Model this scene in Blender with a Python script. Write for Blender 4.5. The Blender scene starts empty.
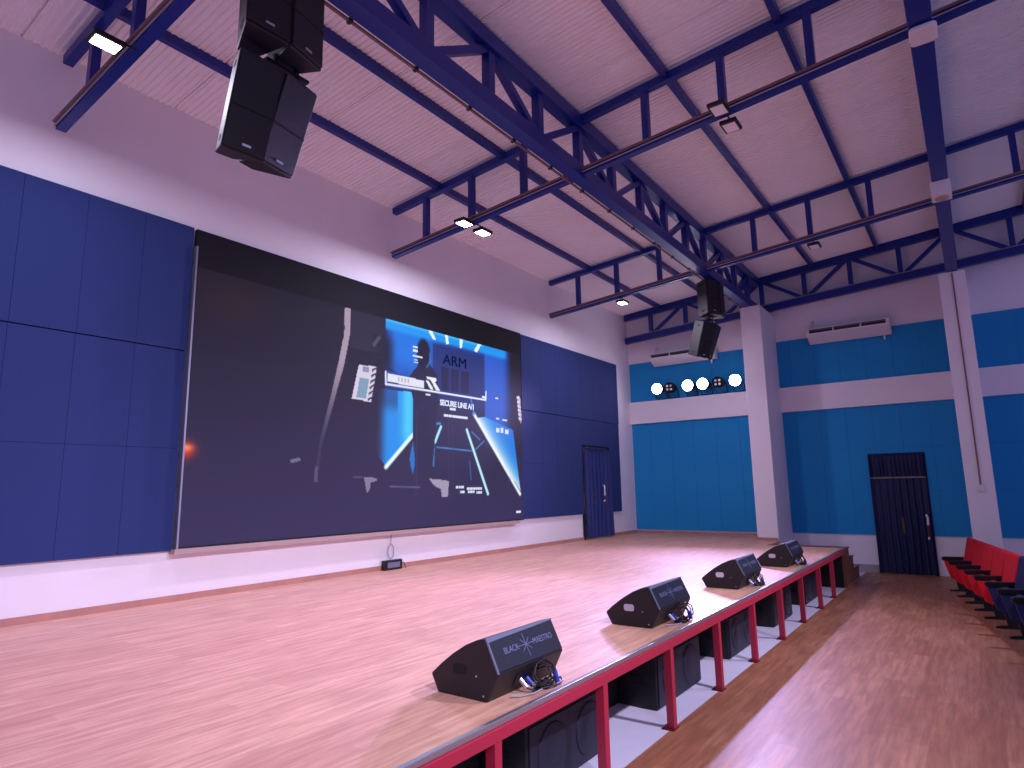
import bpy, bmesh, math, random
import numpy as np
from mathutils import Vector, Matrix
random.seed(7)
SC = bpy.context.scene
COL = SC.collection

# ------------------------------------------------------------------ camera
cam_d = bpy.data.cameras.new('camera')
cam_d.sensor_fit = 'HORIZONTAL'; cam_d.sensor_width = 36.0
cam_d.lens = 632.0 / 1024 * 36.0
cam_d.clip_start = 0.05; cam_d.clip_end = 200
cam = bpy.data.objects.new('camera', cam_d); COL.objects.link(cam)
def _cam():
    y, p, r = [math.radians(a) for a in (35.95, 9.46, -0.97)]
    f = Vector((math.cos(p)*math.cos(y), math.cos(p)*math.sin(y), math.sin(p)))
    rt = f.cross(Vector((0, 0, 1))).normalized(); up = rt.cross(f)
    c, s = math.cos(r), math.sin(r)
    rt, up = c*rt + s*up, -s*rt + c*up
    m = Matrix((rt, up, -f)).transposed().to_4x4()
    m.translation = Vector((0, 0, 2.0))
    return m
cam.matrix_world = _cam()
SC.camera = cam

# ------------------------------------------------------------------ world, lights, exposure
SC.view_settings.view_transform = 'Standard'
SC.view_settings.look = 'None'
SC.view_settings.exposure = 0.75
SC.view_settings.gamma = 1.0
SC.view_settings.use_curve_mapping = False
W = bpy.data.worlds.new('world'); SC.world = W; W.use_nodes = True
bg = W.node_tree.nodes['Background']
bg.inputs[0].default_value = (0.46, 0.44, 0.86, 1); bg.inputs[1].default_value = 0.42

def lamp(name, kind, loc, target, color, energy, size=0.2, spot=None, blend=0.3, size_y=None):
    d = bpy.data.lights.new(name, kind); d.color = color; d.energy = energy
    if kind == 'SPOT':
        d.spot_size = math.radians(spot); d.spot_blend = blend; d.shadow_soft_size = size
    elif kind == 'AREA':
        d.size = size
        if size_y: d.shape = 'RECTANGLE'; d.size_y = size_y
        if spot: d.spread = math.radians(spot)
    else:
        d.shadow_soft_size = size
    o = bpy.data.objects.new(name, d); COL.objects.link(o)
    o.location = loc
    o.rotation_euler = (Vector(target) - Vector(loc)).to_track_quat('-Z', 'Y').to_euler()
    return o
PAR_LIT = (6.95, 6.10, 5.68, 4.82)
for y, ax, ay in zip(PAR_LIT, (-5.0, 7.5, -4.0, 8.5), (4.9, 5.0, 3.8, 3.0)):      # the lit stage wash lamps on the side wall beam
    lamp('stage_wash_light', 'SPOT', (16.15, y, 4.70), (ax, ay, 0.9), (0.56, 0.46, 1.0), 5600 if ax < 5 else 900, 0.09, 38 if ax < 5 else 66, 1.0)
for x, y in ((2.05, 6.03), (7.12, 6.03), (7.58, 6.03), (12.6, 6.03)):
    lamp('floodlight_beam', 'AREA', (x, y, 6.03), (x, y + 0.12, 0), (0.80, 0.76, 1.0), 42, 0.22)
# front wash lamps over the audience, behind the camera, aimed at the stage
for x in (1.0, 5.5, 10.0):
    lamp('front_wash_light', 'SPOT', (x, -2.6, 6.1), (x + 0.3, 3.9, 0.4), (0.80, 0.77, 1.0), 1150 if x < 9 else 850, 0.12, 70, 1.0)

# ------------------------------------------------------------------ mesh helpers
class MB:
    def __init__(s): s.v = []; s.f = []
    def add(s, vs, fs):
        n = len(s.v); s.v += [tuple(v) for v in vs]; s.f += [tuple(i + n for i in f) for f in fs]
    def hexa(s, p):                                  # 8 points: bottom ring then top ring
        s.add(p, [(3, 2, 1, 0), (4, 5, 6, 7), (0, 1, 5, 4), (1, 2, 6, 5), (2, 3, 7, 6), (3, 0, 4, 7)])
        return s
    def box(s, x0, x1, y0, y1, z0, z1):
        return s.hexa([(x0, y0, z0), (x1, y0, z0), (x1, y1, z0), (x0, y1, z0), (x0, y0, z1), (x1, y0, z1), (x1, y1, z1), (x0, y1, z1)])
    def beam(s, p0, p1, w, h, up=(0, 0, 1)):          # square bar from p0 to p1 about its axis
        p0, p1 = Vector(p0), Vector(p1); d = (p1 - p0).normalized(); up = Vector(up)
        if abs(d.dot(up)) > 0.99: up = Vector((1, 0, 0))
        a = d.cross(up).normalized(); b = a.cross(d).normalized()
        a, b = a*w/2, b*h/2
        return s.hexa([p0-a-b, p0+a-b, p0+a+b, p0-a+b, p1-a-b, p1+a-b, p1+a+b, p1-a+b])
    def prism(s, poly, place):                        # poly of 2d points, place(u, v, k) -> xyz with k in (0, 1)
        n = len(poly)
        vs = [place(u, v, 0) for u, v in poly] + [place(u, v, 1) for u, v in poly]
        s.add(vs, [tuple(range(n - 1, -1, -1)), tuple(range(n, 2*n))] + [(i, (i+1) % n, n + (i+1) % n, n + i) for i in range(n)])
        return s
    def tube(s, path, r, n=8, cap=True):
        P = [Vector(p) for p in path]; rings = []; ref = None
        for i, p in enumerate(P):
            d = (P[min(i+1, len(P)-1)] - P[max(i-1, 0)]).normalized()
            if ref is None:
                ref = d.orthogonal().normalized()
            ref = (ref - d*ref.dot(d))
            ref = ref.normalized() if ref.length > 1e-6 else d.orthogonal().normalized()
            b = d.cross(ref)
            rings.append([p + r*(math.cos(2*math.pi*k/n)*ref + math.sin(2*math.pi*k/n)*b) for k in range(n)])
        vs = [v for R in rings for v in R]; fs = []
        for i in range(len(P) - 1):
            for k in range(n):
                fs.append((i*n + k, i*n + (k+1) % n, (i+1)*n + (k+1) % n, (i+1)*n + k))
        if cap: fs += [tuple(range(n - 1, -1, -1)), tuple((len(P)-1)*n + k for k in range(n))]
        s.add(vs, fs); return s
    def lathe(s, prof, c, axis, n=20):                # prof [(r, h)...], closed at the ends
        axis = Vector(axis).normalized(); a = axis.orthogonal().normalized(); b = axis.cross(a); c = Vector(c)
        vs = []
        for r, h in prof:
            for k in range(n):
                t = 2*math.pi*k/n
                vs.append(c + axis*h + r*(math.cos(t)*a + math.sin(t)*b))
        m = len(prof); fs = [(i*n + k, i*n + (k+1) % n, (i+1)*n + (k+1) % n, (i+1)*n + k) for i in range(m-1) for k in range(n)]
        fs += [tuple(range(n - 1, -1, -1)), tuple((m-1)*n + k for k in range(n))]
        s.add(vs, fs); return s
    def build(s, name, mat, parent=None, bevel=0, smooth=False, world=True, segs=2):
        """links everything collected as ONE mesh object. world: coordinates are world ones (parents carry no rotation then)."""
        vs = s.v
        me = bpy.data.meshes.new(name)
        o = bpy.data.objects.new(name, me)
        if parent is not None:
            if world:
                L = WL[parent.name]; vs = [(x - L[0], y - L[1], z - L[2]) for x, y, z in vs]; WL_next = L
            else: WL_next = (0, 0, 0)
            o.parent = parent
        else:
            a = np.array(vs); lo, hi = a.min(0), a.max(0)
            L = ((lo[0]+hi[0])/2, (lo[1]+hi[1])/2, lo[2])
            vs = [(x - L[0], y - L[1], z - L[2]) for x, y, z in vs]; o.location = L; WL_next = L
        me.from_pydata(vs, [], s.f)
        bm = bmesh.new(); bm.from_mesh(me); bmesh.ops.recalc_face_normals(bm, faces=bm.faces); bm.to_mesh(me); bm.free()
        me.materials.append(mat)
        if smooth:
            me.polygons.foreach_set('use_smooth', [True]*len(me.polygons))
        COL.objects.link(o)
        if bevel:
            m = o.modifiers.new('edge', 'BEVEL'); m.width = bevel; m.segments = segs; m.limit_method = 'ANGLE'; m.angle_limit = math.radians(35)
        WL[o.name] = WL_next
        return o
WL = {}
def tag(o, label=None, cat=None, group=None, kind=None):
    if label: o['label'] = label
    if cat: o['category'] = cat
    if group: o['group'] = group
    if kind: o['kind'] = kind
    return o
def thing(name, loc, label, cat, group=None, rz=0.0):
    o = bpy.data.objects.new(name, None); COL.objects.link(o)
    o.empty_display_size = 0.1; o.location = loc; o.rotation_euler = (0, 0, rz)
    WL[o.name] = tuple(loc)
    return tag(o, label, cat, group)
def structure(o): o['kind'] = 'structure'; return o
def copy_tree(o, parent=None):
    c = o.copy(); COL.objects.link(c)
    if parent is not None: c.parent = parent
    for ch in list(o.children): copy_tree(ch, c)
    return c
def text(name, body, parent, mat, loc, size, rot, extrude=0.0015, align='CENTER', sx=1.0, bold=0.0):
    cu = bpy.data.curves.new(name, 'FONT'); cu.body = body; cu.size = size; cu.extrude = extrude
    cu.offset = bold; cu.align_x = align; cu.align_y = 'CENTER'
    cu.materials.append(mat)
    tmp = bpy.data.objects.new(name, cu); COL.objects.link(tmp)
    me = bpy.data.meshes.new_from_object(tmp.evaluated_get(bpy.context.evaluated_depsgraph_get()))
    bpy.data.objects.remove(tmp); bpy.data.curves.remove(cu)
    me.name = name
    if not me.materials: me.materials.append(mat)
    o = bpy.data.objects.new(name, me); COL.objects.link(o)
    o.parent = parent; o.location = loc; o.rotation_euler = rot; o.scale = (sx, 1, 1)
    return o

# ------------------------------------------------------------------ materials
def srgb(c): return tuple((x/12.92 if x <= 0.04045 else ((x + 0.055)/1.055)**2.4) for x in [v/255 for v in c])
def pbr(name, col, rough=0.6, metal=0.0, spec=0.5, noise=0.0, nscale=8.0, bump=0.0, bscale=60.0):
    m = bpy.data.materials.new(name); m.use_nodes = True
    nt = m.node_tree; b = nt.nodes['Principled BSDF']
    c = srgb(col)
    b.inputs['Roughness'].default_value = rough; b.inputs['Metallic'].default_value = metal
    b.inputs['Specular IOR Level'].default_value = spec
    b.inputs['Base Color'].default_value = (*c, 1)
    tc = nt.nodes.new('ShaderNodeTexCoord')
    if noise > 0:
        n = nt.nodes.new('ShaderNodeTexNoise'); n.inputs['Scale'].default_value = nscale; n.inputs['Detail'].default_value = 5
        nt.links.new(tc.outputs['Object'], n.inputs['Vector'])
        mx = nt.nodes.new('ShaderNodeMix'); mx.data_type = 'RGBA'
        mx.inputs['A'].default_value = (*[x*(1 - noise) for x in c], 1); mx.inputs['B'].default_value = (*[min(1, x*(1 + noise)) for x in c], 1)
        nt.links.new(n.outputs['Fac'], mx.inputs['Factor']); nt.links.new(mx.outputs['Result'], b.inputs['Base Color'])
    if bump > 0:
        n2 = nt.nodes.new('ShaderNodeTexNoise'); n2.inputs['Scale'].default_value = bscale; n2.inputs['Detail'].default_value = 3
        nt.links.new(tc.outputs['Object'], n2.inputs['Vector'])
        bp = nt.nodes.new('ShaderNodeBump'); bp.inputs['Strength'].default_value = bump; bp.inputs['Distance'].default_value = 0.01
        nt.links.new(n2.outputs['Fac'], bp.inputs['Height']); nt.links.new(bp.outputs['Normal'], b.inputs['Normal'])
    return m
def glow(name, col, strength):
    m = bpy.data.materials.new(name); m.use_nodes = True; nt = m.node_tree
    b = nt.nodes['Principled BSDF']
    b.inputs['Base Color'].default_value = (0.004, 0.004, 0.004, 1); b.inputs['Specular IOR Level'].default_value = 0.0
    b.inputs['Emission Color'].default_value = (*srgb(col), 1); b.inputs['Emission Strength'].default_value = strength
    return m
def wood_floor(name, c1, c2, c3, rough, plank=0.14, length=1.1, grain=0.5, spec=0.4):
    m = bpy.data.materials.new(name); m.use_nodes = True; nt = m.node_tree; N = nt.nodes; L = nt.links
    b = N['Principled BSDF']
    tc = N.new('ShaderNodeTexCoord')
    br = N.new('ShaderNodeTexBrick'); br.offset = 0.37; br.inputs['Scale'].default_value = 1.0
    br.inputs['Brick Width'].default_value = length; br.inputs['Row Height'].default_value = plank
    br.inputs['Mortar Size'].default_value = 0.0012; br.inputs['Bias'].default_value = 0.0
    br.inputs['Color1'].default_value = (0, 0, 0, 1); br.inputs['Color2'].default_value = (1, 1, 1, 1); br.inputs['Mortar'].default_value = (0.25, 0.25, 0.25, 1)
    L.new(tc.outputs['Object'], br.inputs['Vector'])
    mp = N.new('ShaderNodeMapping'); mp.inputs['Scale'].default_value = (1.6, 16.0, 1.0); L.new(tc.outputs['Object'], mp.inputs['Vector'])
    n1 = N.new('ShaderNodeTexNoise'); n1.inputs['Scale'].default_value = 1.3; n1.inputs['Detail'].default_value = 6; n1.inputs['Roughness'].default_value = 0.62
    L.new(mp.outputs['Vector'], n1.inputs['Vector'])
    n2 = N.new('ShaderNodeTexNoise'); n2.inputs['Scale'].default_value = 1.1; n2.inputs['Detail'].default_value = 3; L.new(tc.outputs['Object'], n2.inputs['Vector'])
    mix1 = N.new('ShaderNodeMix'); mix1.data_type = 'RGBA'; mix1.inputs['A'].default_value = (*srgb(c1), 1); mix1.inputs['B'].default_value = (*srgb(c2), 1)
    L.new(br.outputs['Color'], mix1.inputs['Factor'])
    ramp = N.new('ShaderNodeValToRGB'); ramp.color_ramp.elements[0].position = 0.38; ramp.color_ramp.elements[1].position = 0.66
    L.new(n1.outputs['Fac'], ramp.inputs['Fac'])
    inv = N.new('ShaderNodeMath'); inv.operation = 'MULTIPLY_ADD'; inv.inputs[1].default_value = -grain; inv.inputs[2].default_value = grain
    L.new(ramp.outputs['Color'], inv.inputs[0])
    mix2 = N.new('ShaderNodeMix'); mix2.data_type = 'RGBA'; mix2.inputs['B'].default_value = (*srgb(c3), 1)
    L.new(inv.outputs[0], mix2.inputs['Factor']); L.new(mix1.outputs['Result'], mix2.inputs['A'])
    mix3 = N.new('ShaderNodeMix'); mix3.data_type = 'RGBA'; mix3.blend_type = 'MULTIPLY'; mix3.inputs['Factor'].default_value = 0.35
    L.new(mix2.outputs['Result'], mix3.inputs['A']); L.new(n2.outputs['Color'], mix3.inputs['B'])
    L.new(mix2.outputs['Result'], b.inputs['Base Color'])
    b.inputs['Roughness'].default_value = rough; b.inputs['Specular IOR Level'].default_value = spec
    return m
M = {}
M['wall'] = pbr('wall_paint', (240, 232, 240), 0.7, noise=0.05, nscale=1.5)
M['stage_wood'] = wood_floor('stage_vinyl', (212, 158, 136), (230, 178, 152), (166, 112, 98), 0.5, grain=0.6)
M['hall_wood'] = wood_floor('hall_vinyl', (168, 108, 80), (192, 132, 102), (122, 78, 60), 0.45, grain=0.6, plank=0.16, length=0.9)
M['concrete'] = pbr('pale_concrete', (214, 208, 232), 0.6, noise=0.08, nscale=4)
M['roof'] = pbr('roof_sheet', (246, 244, 250), 0.38, noise=0.06, nscale=1.0)
M['roof_gap'] = pbr('roof_joint', (110, 100, 112), 0.6)
M['blue_steel'] = pbr('blue_steel', (15, 38, 132), 0.38, noise=0.1, nscale=3)
M['navy_panel'] = pbr('navy_fabric', (28, 48, 108), 0.85, noise=0.06, nscale=30, bump=0.15, bscale=200)
M['navy_back'] = pbr('navy_shadow_gap', (18, 26, 70), 0.9)
M['cyan_panel'] = pbr('blue_fabric', (22, 142, 204), 0.85, noise=0.05, nscale=30, bump=0.15, bscale=200)
M['cyan_back'] = pbr('blue_shadow_gap', (4, 90, 150), 0.9)
M['black'] = pbr('black_box', (24, 22, 28), 0.5, bump=0.12, bscale=300)
M['black_matt'] = pbr('black_matt', (12, 12, 16), 0.8)
M['black_side'] = pbr('black_paint', (28, 22, 28), 0.55, bump=0.2, bscale=250)
M['grille'] = pbr('grille_mesh', (30, 32, 52), 0.5, metal=0.2, bump=0.35, bscale=420)
M['grille_back'] = pbr('dark_grille', (26, 24, 34), 0.55, metal=0.2, bump=0.3, bscale=300)
M['grey_lid'] = pbr('grey_plastic', (110, 116, 140), 0.4)
M['silver'] = pbr('brushed_aluminium', (196, 196, 206), 0.3, metal=0.85)
M['steel'] = pbr('galvanised_steel', (170, 166, 176), 0.4, metal=0.6)
M['red_steel'] = pbr('red_paint', (180, 40, 70), 0.4)
M['red_seat'] = pbr('red_fabric', (236, 32, 52), 0.8, noise=0.08, nscale=20)
M['blue_seat'] = pbr('navy_seat_fabric', (38, 44, 100), 0.8, noise=0.08, nscale=20)
M['dark_plastic'] = pbr('dark_plastic', (20, 16, 22), 0.4)
M['curtain_a'] = pbr('blue_curtain', (24, 40, 108), 0.5)
M['curtain_b'] = pbr('dark_blue_curtain', (20, 28, 74), 0.6)
M['white_plastic'] = pbr('white_plastic', (226, 220, 226), 0.4)
M['yellow'] = pbr('yellow_wood', (196, 176, 92), 0.6)
M['dark_red'] = pbr('dark_red_paint', (96, 24, 30), 0.4)
M['brown_wood'] = wood_floor('fascia_wood', (128, 80, 60), (140, 90, 68), (94, 56, 44), 0.45)
M['skirt'] = wood_floor('skirting_wood', (190, 136, 124), (200, 144, 130), (160, 110, 100), 0.5)
M['grey_skirt'] = pbr('grey_skirting', (160, 156, 160), 0.6)
M['beige'] = pbr('beige_ledge', (176, 150, 146), 0.6)
M['handle_hole_lit'] = pbr('lit_handle_hole', (206, 202, 220), 0.5)  # pale fill stands for the lit floor seen through the handle hole
M['cable'] = pbr('black_cable', (26, 22, 30), 0.5)
M['cable_blue'] = pbr('blue_plug', (40, 70, 190), 0.4)
M['cable_grey'] = pbr('grey_cable', (150, 146, 158), 0.5)
M['lamp_white'] = glow('lamp_white', (255, 255, 255), 14.0)
M['lamp_violet'] = glow('lamp_violet', (250, 236, 255), 16.0)
M['lens_off'] = pbr('unlit_lens', (248, 242, 248), 0.3)
M['dark_glass'] = pbr('dark_louvre', (16, 14, 20), 0.4)
M['conduit'] = pbr('conduit', (120, 88, 92), 0.5)
M['led_case'] = pbr('led_case', (10, 10, 13), 0.6)
M['white_mark'] = pbr('white_print', (112, 118, 160), 0.5)

# ------------------------------------------------------------------ key dimensions
YB = 7.97        # back wall
XR = 16.87       # right wall
ZS = 0.74        # stage deck
T = 0.0822       # roof fall towards the back wall
def roof_z(y): return 7.01 + T*(YB - y)
XL, YF = -4.0, -7.0
# ------------------------------------------------------------------ the setting
structure(MB().box(XL, XR, YF, 2.30, -0.1, 0.0).build('floor', M['hall_wood']))
structure(MB().box(XL, XR, 2.30, YB, -0.1, -0.002).build('floor_under_stage', M['concrete']))
structure(MB().box(XL, XR + 0.2, YB, YB + 0.2, -0.1, 7.2).build('wall_back', M['wall']))
wr = MB(); wr.prism([(YF, -0.1), (YB, -0.1), (YB, roof_z(YB) + 0.1), (YF, roof_z(YF) + 0.1)], lambda u, v, k: (XR + 0.2*k, u, v))
structure(wr.build('wall_right', M['wall']))
def ceiling():
    xs = []; p = 0.0755; x = XL
    seams = {round((s - XL)/p) for s in (0.17, 1.86, 3.54, 5.06, 6.75, 8.44, 10.18, 11.87, 13.56, 15.2)}
    i = 0; prof = []
    while x < XR:
        d = 0.026 if i in seams else 0.0
        if d:
            prof += [(x, 0.0), (x + 0.004, 0.03), (x + 0.022, 0.03), (x + 0.026, -0.0), (x + p*0.62, 0.0), (x + p*0.72, -0.019), (x + p*0.9, -0.019)]
        else:
            prof += [(x, 0.0), (x + p*0.5, 0.0), (x + p*0.62, -0.019), (x + p*0.88, -0.019)]
        x += p; i += 1
    prof.append((XR + 0.1, 0.0))
    n = len(prof); m = MB()
    y0, y1 = YF, YB + 0.1
    vs = [(px, y0, roof_z(y0) + dz) for px, dz in prof] + [(px, y1, roof_z(y1) + dz) for px, dz in prof]
    vs += [(prof[0][0], y0, roof_z(y0) + 0.12), (prof[-1][0], y0, roof_z(y0) + 0.12), (prof[-1][0], y1, roof_z(y1) + 0.12), (prof[0][0], y1, roof_z(y1) + 0.12)]
    fs = [(i, i+1, n+i+1, n+i) for i in range(n-1)] + [(2*n, 2*n+1, 2*n+2, 2*n+3)]
    m.add(vs, fs)
    return m.build('ceiling', M['roof'])
structure(ceiling())
# pilaster columns on the right wall, ring beams between them
structure(MB().box(15.5, XR + 0.05, 3.81, 4.28, 0.0, 6.31).build('column', M['wall'], bevel=0.012))
structure(MB().box(15.5, XR + 0.05, -0.25, 0.21, 0.0, 6.29).build('column', M['wall'], bevel=0.012))
structure(MB().box(16.76, XR + 0.05, 4.28, YB, 3.79, 4.42).build('wall_beam', M['wall'], bevel=0.01))
structure(MB().box(16.76, XR + 0.05, 0.21, 3.81, 3.79, 4.41).build('wall_beam', M['wall'], bevel=0.01))
structure(MB().box(16.76, XR + 0.05, -4.3, -0.25, 3.79, 4.41).build('wall_beam', M['wall'], bevel=0.01))
# baseboards
structure(MB().box(XL, 13.86, YB - 0.025, YB, ZS, ZS + 0.075).build('baseboard_back', M['skirt']))
structure(MB().box(15.30, XR, YB - 0.025, YB, ZS, ZS + 0.075).build('baseboard_corner', M['skirt']))
structure(MB().box(XR - 0.02, XR, 4.28, YB - 0.025, ZS, ZS + 0.06).build('baseboard_right', M['skirt']))
structure(MB().box(15.47, 15.5, 3.83, 4.28, ZS, ZS + 0.07).build('baseboard_column', M['skirt']))
structure(MB().box(XR - 0.03, XR, 2.03, 3.6, 0.0, 0.17).build('baseboard_hall', M['grey_skirt']))

# ------------------------------------------------------------------ acoustic wall panels: boards with open joints on a backing
def panel_wall(axis, at, u_edges, v_edges, mat, back, label, front=0.05, holes=()):
    """axis 'y': boards on the back wall (u = x); axis 'x': boards on the right wall (u = y)"""
    t = thing('acoustic_panel', (at, (u_edges[0]+u_edges[-1])/2, v_edges[0]) if axis == 'x' else ((u_edges[0]+u_edges[-1])/2, at, v_edges[0]), label, 'wall panel', 'fabric wall panels')
    g = 0.0018
    fb, bb = MB(), MB()
    def put(mb, u0, u1, v0, v1, d0, d1):
        if axis == 'y': mb.box(u0, u1, at - d1, at - d0, v0, v1)
        else: mb.box(at - d1, at - d0, u0, u1, v0, v1)
    for a, b in zip(u_edges[:-1], u_edges[1:]):
        for c, d in zip(v_edges[:-1], v_edges[1:]):
            rects = [(a, b, c, d)]
            for (h0, h1, w0, w1) in holes:
                out = []
                for (p, q, r, s) in rects:
                    if q <= h0 or p >= h1 or s <= w0 or r >= w1: out.append((p, q, r, s)); continue
                    if p < h0: out.append((p, h0, r, s))
                    if q > h1: out.append((h1, q, r, s))
                    m0, m1 = max(p, h0), min(q, h1)
                    if r < w0: out.append((m0, m1, r, w0))
                    if s > w1: out.append((m0, m1, w1, s))
                rects = out
            for (p, q, r, s) in rects:
                gp = g if p in u_edges[1:] else 0; gq = g if q in u_edges[:-1] else 0
                gr = g if r in v_edges[1:] else 0; gs = g if s in v_edges[:-1] else 0
                put(fb, p + gp, q - gq, r + gr, s - gs, 0.012, front)
                put(bb, p, q, r, s, 0.0, 0.012)
    fb.build('board', mat, t)
    bb.build('backing', back, t)
    return t
def steps(a, b, s, start=None):
    e = [a]; x = (start if start is not None else a + s)
    while x < b - 0.05:
        if x > a + 0.05: e.append(round(x, 4))
        x += s
    return e + [b]
NL = [-0.40, 0.22, 0.83, 1.45, 2.065, 2.68, 3.30, 3.90]
panel_wall('y', YB, NL, [1.34, 2.565, 3.79], M['navy_panel'], M['navy_back'], 'lower half of the navy fabric panelling left of the big screen')
panel_wall('y', YB, NL, [3.80, 5.44], M['navy_panel'], M['navy_back'], 'upper half of the navy fabric panelling left of the big screen', front=0.062)
NRr = [11.262, 12.05, 12.67, 13.29, 13.91, 14.53, 15.15, 15.93]
DH = ((13.86, 15.30, 0, 3.07),)
panel_wall('y', YB, NRr, [1.37, 2.56, 3.72], M['navy_panel'], M['navy_back'], 'lower half of the navy panelling around the curtained doorway right of the big screen', holes=DH)
panel_wall('y', YB, NRr, [3.73, 5.42], M['navy_panel'], M['navy_back'], 'upper half of the navy panelling right of the big screen', front=0.062)
CA = [4.28, 4.9, 5.52, 6.14, 6.76, 7.38, 7.94]
panel_wall('x', XR, CA, [0.835, 1.82, 2.8, 3.79], M['cyan_panel'], M['cyan_back'], 'bright blue wall panelling on the stage end wall below the beam with stage lamps', front=0.03)
panel_wall('x', XR, CA, [4.42, 5.56], M['cyan_panel'], M['cyan_back'], 'bright blue wall panelling behind the row of stage lamps', front=0.03)
CB = [0.21, 0.72, 1.28, 1.84, 2.40, 2.96, 3.52, 3.81]
panel_wall('x', XR, CB, [0.84, 1.82, 2.8, 3.79], M['cyan_panel'], M['cyan_back'], 'bright blue wall panelling around the dark curtained hall door', front=0.03, holes=((0.9, 2.02, 0, 2.67),))
panel_wall('x', XR, CB, [4.41, 5.61], M['cyan_panel'], M['cyan_back'], 'bright blue wall panelling under the air conditioner that hangs in plain view', front=0.03)
CC = [-4.0, -3.4, -2.8, -2.2, -1.6, -1.0, -0.25]
panel_wall('x', XR, CC, [0.84, 1.82, 2.8, 3.79], M['cyan_panel'], M['cyan_back'], 'lower blue wall panelling at the right edge of the photo, behind the seats', front=0.03)
panel_wall('x', XR, CC, [4.41, 5.61], M['cyan_panel'], M['cyan_back'], 'upper blue wall panelling at the right edge of the photo, right of the conduit pillar', front=0.03)

# ------------------------------------------------------------------ roof steel
def warren_truss(x0, x1, yc, zb, zt, w, label, first, pitch):
    t = thing('roof_truss', ((x0+x1)/2, yc, zb), label, 'truss', 'main roof trusses')
    h = 0.2
    MB().box(x0, x1, yc - w/2, yc + w/2, zb, zb + h).build('bottom_chord', M['blue_steel'], t, bevel=0.008)
    MB().box(x0, x1, yc - w/2, yc + w/2, zt - h, zt).build('top_chord', M['blue_steel'], t, bevel=0.008)
    k = math.ceil((x0 - first)/pitch); xs = []
    while first + k*pitch < x1:
        xs.append((k, first + k*pitch)); k += 1
    a, b = zb + h, zt - h
    for k, x in xs:
        MB().box(x - 0.055, x + 0.055, yc - 0.055, yc + 0.055, a - 0.02, b + 0.02).build('vertical', M['blue_steel'], t)
        if x + pitch < x1:
            lo, hi = (x + 0.09, x + pitch - 0.06) if k % 2 == 0 else (x + pitch - 0.09, x + 0.06)
            MB().beam((lo, yc, a), (hi, yc, b), 0.09, 0.09, (0, 1, 0)).build('diagonal', M['blue_steel'], t)
    return t
t1 = warren_truss(-3.0, 16.6, 4.115, 6.315, 7.29, 0.19, 'main blue roof truss running from above the camera to the white pillar at stage end', 4.27, 1.037)
t2 = warren_truss(-3.0, 16.6, -0.03, 6.30, 7.62, 0.20, 'second blue roof truss, seen from straight below at right, carrying two white boxes', 4.27, 1.037)
cd = MB().tube([(-3.0, 4.245, 6.315), (16.3, 4.245, 6.315)], 0.02, 6).build('conduit', M['conduit'], t1)
for k in range(18):
    x = 0.8 + k*0.86
    MB().box(x - 0.018, x + 0.018, 4.21, 4.268, 6.292, 6.335).build('conduit_clip', M['dark_plastic'], t1)
def ladder(x, y0, y1, ys, label, top_from=None, conduit_side=1):
    t = thing('ladder_truss', (x, (y0+y1)/2, roof_z((y0+y1)/2) - 1.0), label, 'truss', 'cross trusses under the roof')
    ty = y0 if top_from is None else top_from
    MB().beam((x, ty, roof_z(ty) - 0.12), (x, y1, roof_z(y1) - 0.12), 0.10, 0.11).build('top_chord', M['blue_steel'], t)
    MB().beam((x, y0, roof_z(y0) - 0.935), (x, y1, roof_z(y1) - 0.935), 0.10, 0.10).build('bottom_chord', M['blue_steel'], t)
    for y in ys:
        MB().box(x - 0.045, x + 0.045, y - 0.045, y + 0.045, roof_z(y) - 0.90, roof_z(y) - 0.15).build('vertical', M['blue_steel'], t)
    MB().tube([(x - 0.068, y0, roof_z(y0) - 0.90), (x - 0.068, y1, roof_z(y1) - 0.90)], 0.019, 6).build('conduit', M['conduit'], t)
    MB().tube([(x - 0.060, y0, roof_z(y0) - 0.945), (x - 0.060, y1, roof_z(y1) - 0.945)], 0.010, 6).build('conduit', M['steel'], t)
    return t
for x, nm in ((2.32, 'nearest the top left corner, with one lit floodlight'), (7.37, 'at mid stage, with a pair of lit floodlights'), (12.47, 'farthest along the stage, with one lit floodlight')):
    ladder(x, 4.21, 7.86, [5.06, 6.08, 7.08], 'blue cross truss by the back wall, ' + nm, top_from=5.01)
for x, nm in ((2.32, 'just above the camera'), (7.37, 'carrying the unlit pair of floodlights'), (12.47, 'carrying the small unlit floodlight')):
    ladder(x, 0.07, 4.02, [1.02, 2.04, 3.06], 'blue cross truss between the main trusses, ' + nm)
for x, nm in ((7.37, 'nearer the camera'), (12.47, 'nearer the side wall')):
    ladder(x, -4.2, -0.13, [-3.2, -2.1, -1.05], 'blue cross truss at the right photo edge, ' + nm)
PUR = ((6.78, 'over the back wall side of the stage'), (5.44, 'left of the main truss'), (2.75, 'first to the right of the main truss'), (1.33, 'halfway between the two main trusses'), (-1.42, 'right of the truss with the white boxes'))
for y, nm in PUR:
    m = MB(); m.prism([(y - 0.04, roof_z(y) - 0.125), (y + 0.04, roof_z(y) - 0.125), (y + 0.04, roof_z(y + 0.04) - 0.012), (y - 0.04, roof_z(y - 0.04) - 0.012)], lambda u, v, k: (-3.0 + k*19.85, u, v))
    tag(m.build('purlin', M['blue_steel']), 'long blue roof purlin ' + nm, 'purlin', 'roof purlins')
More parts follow.
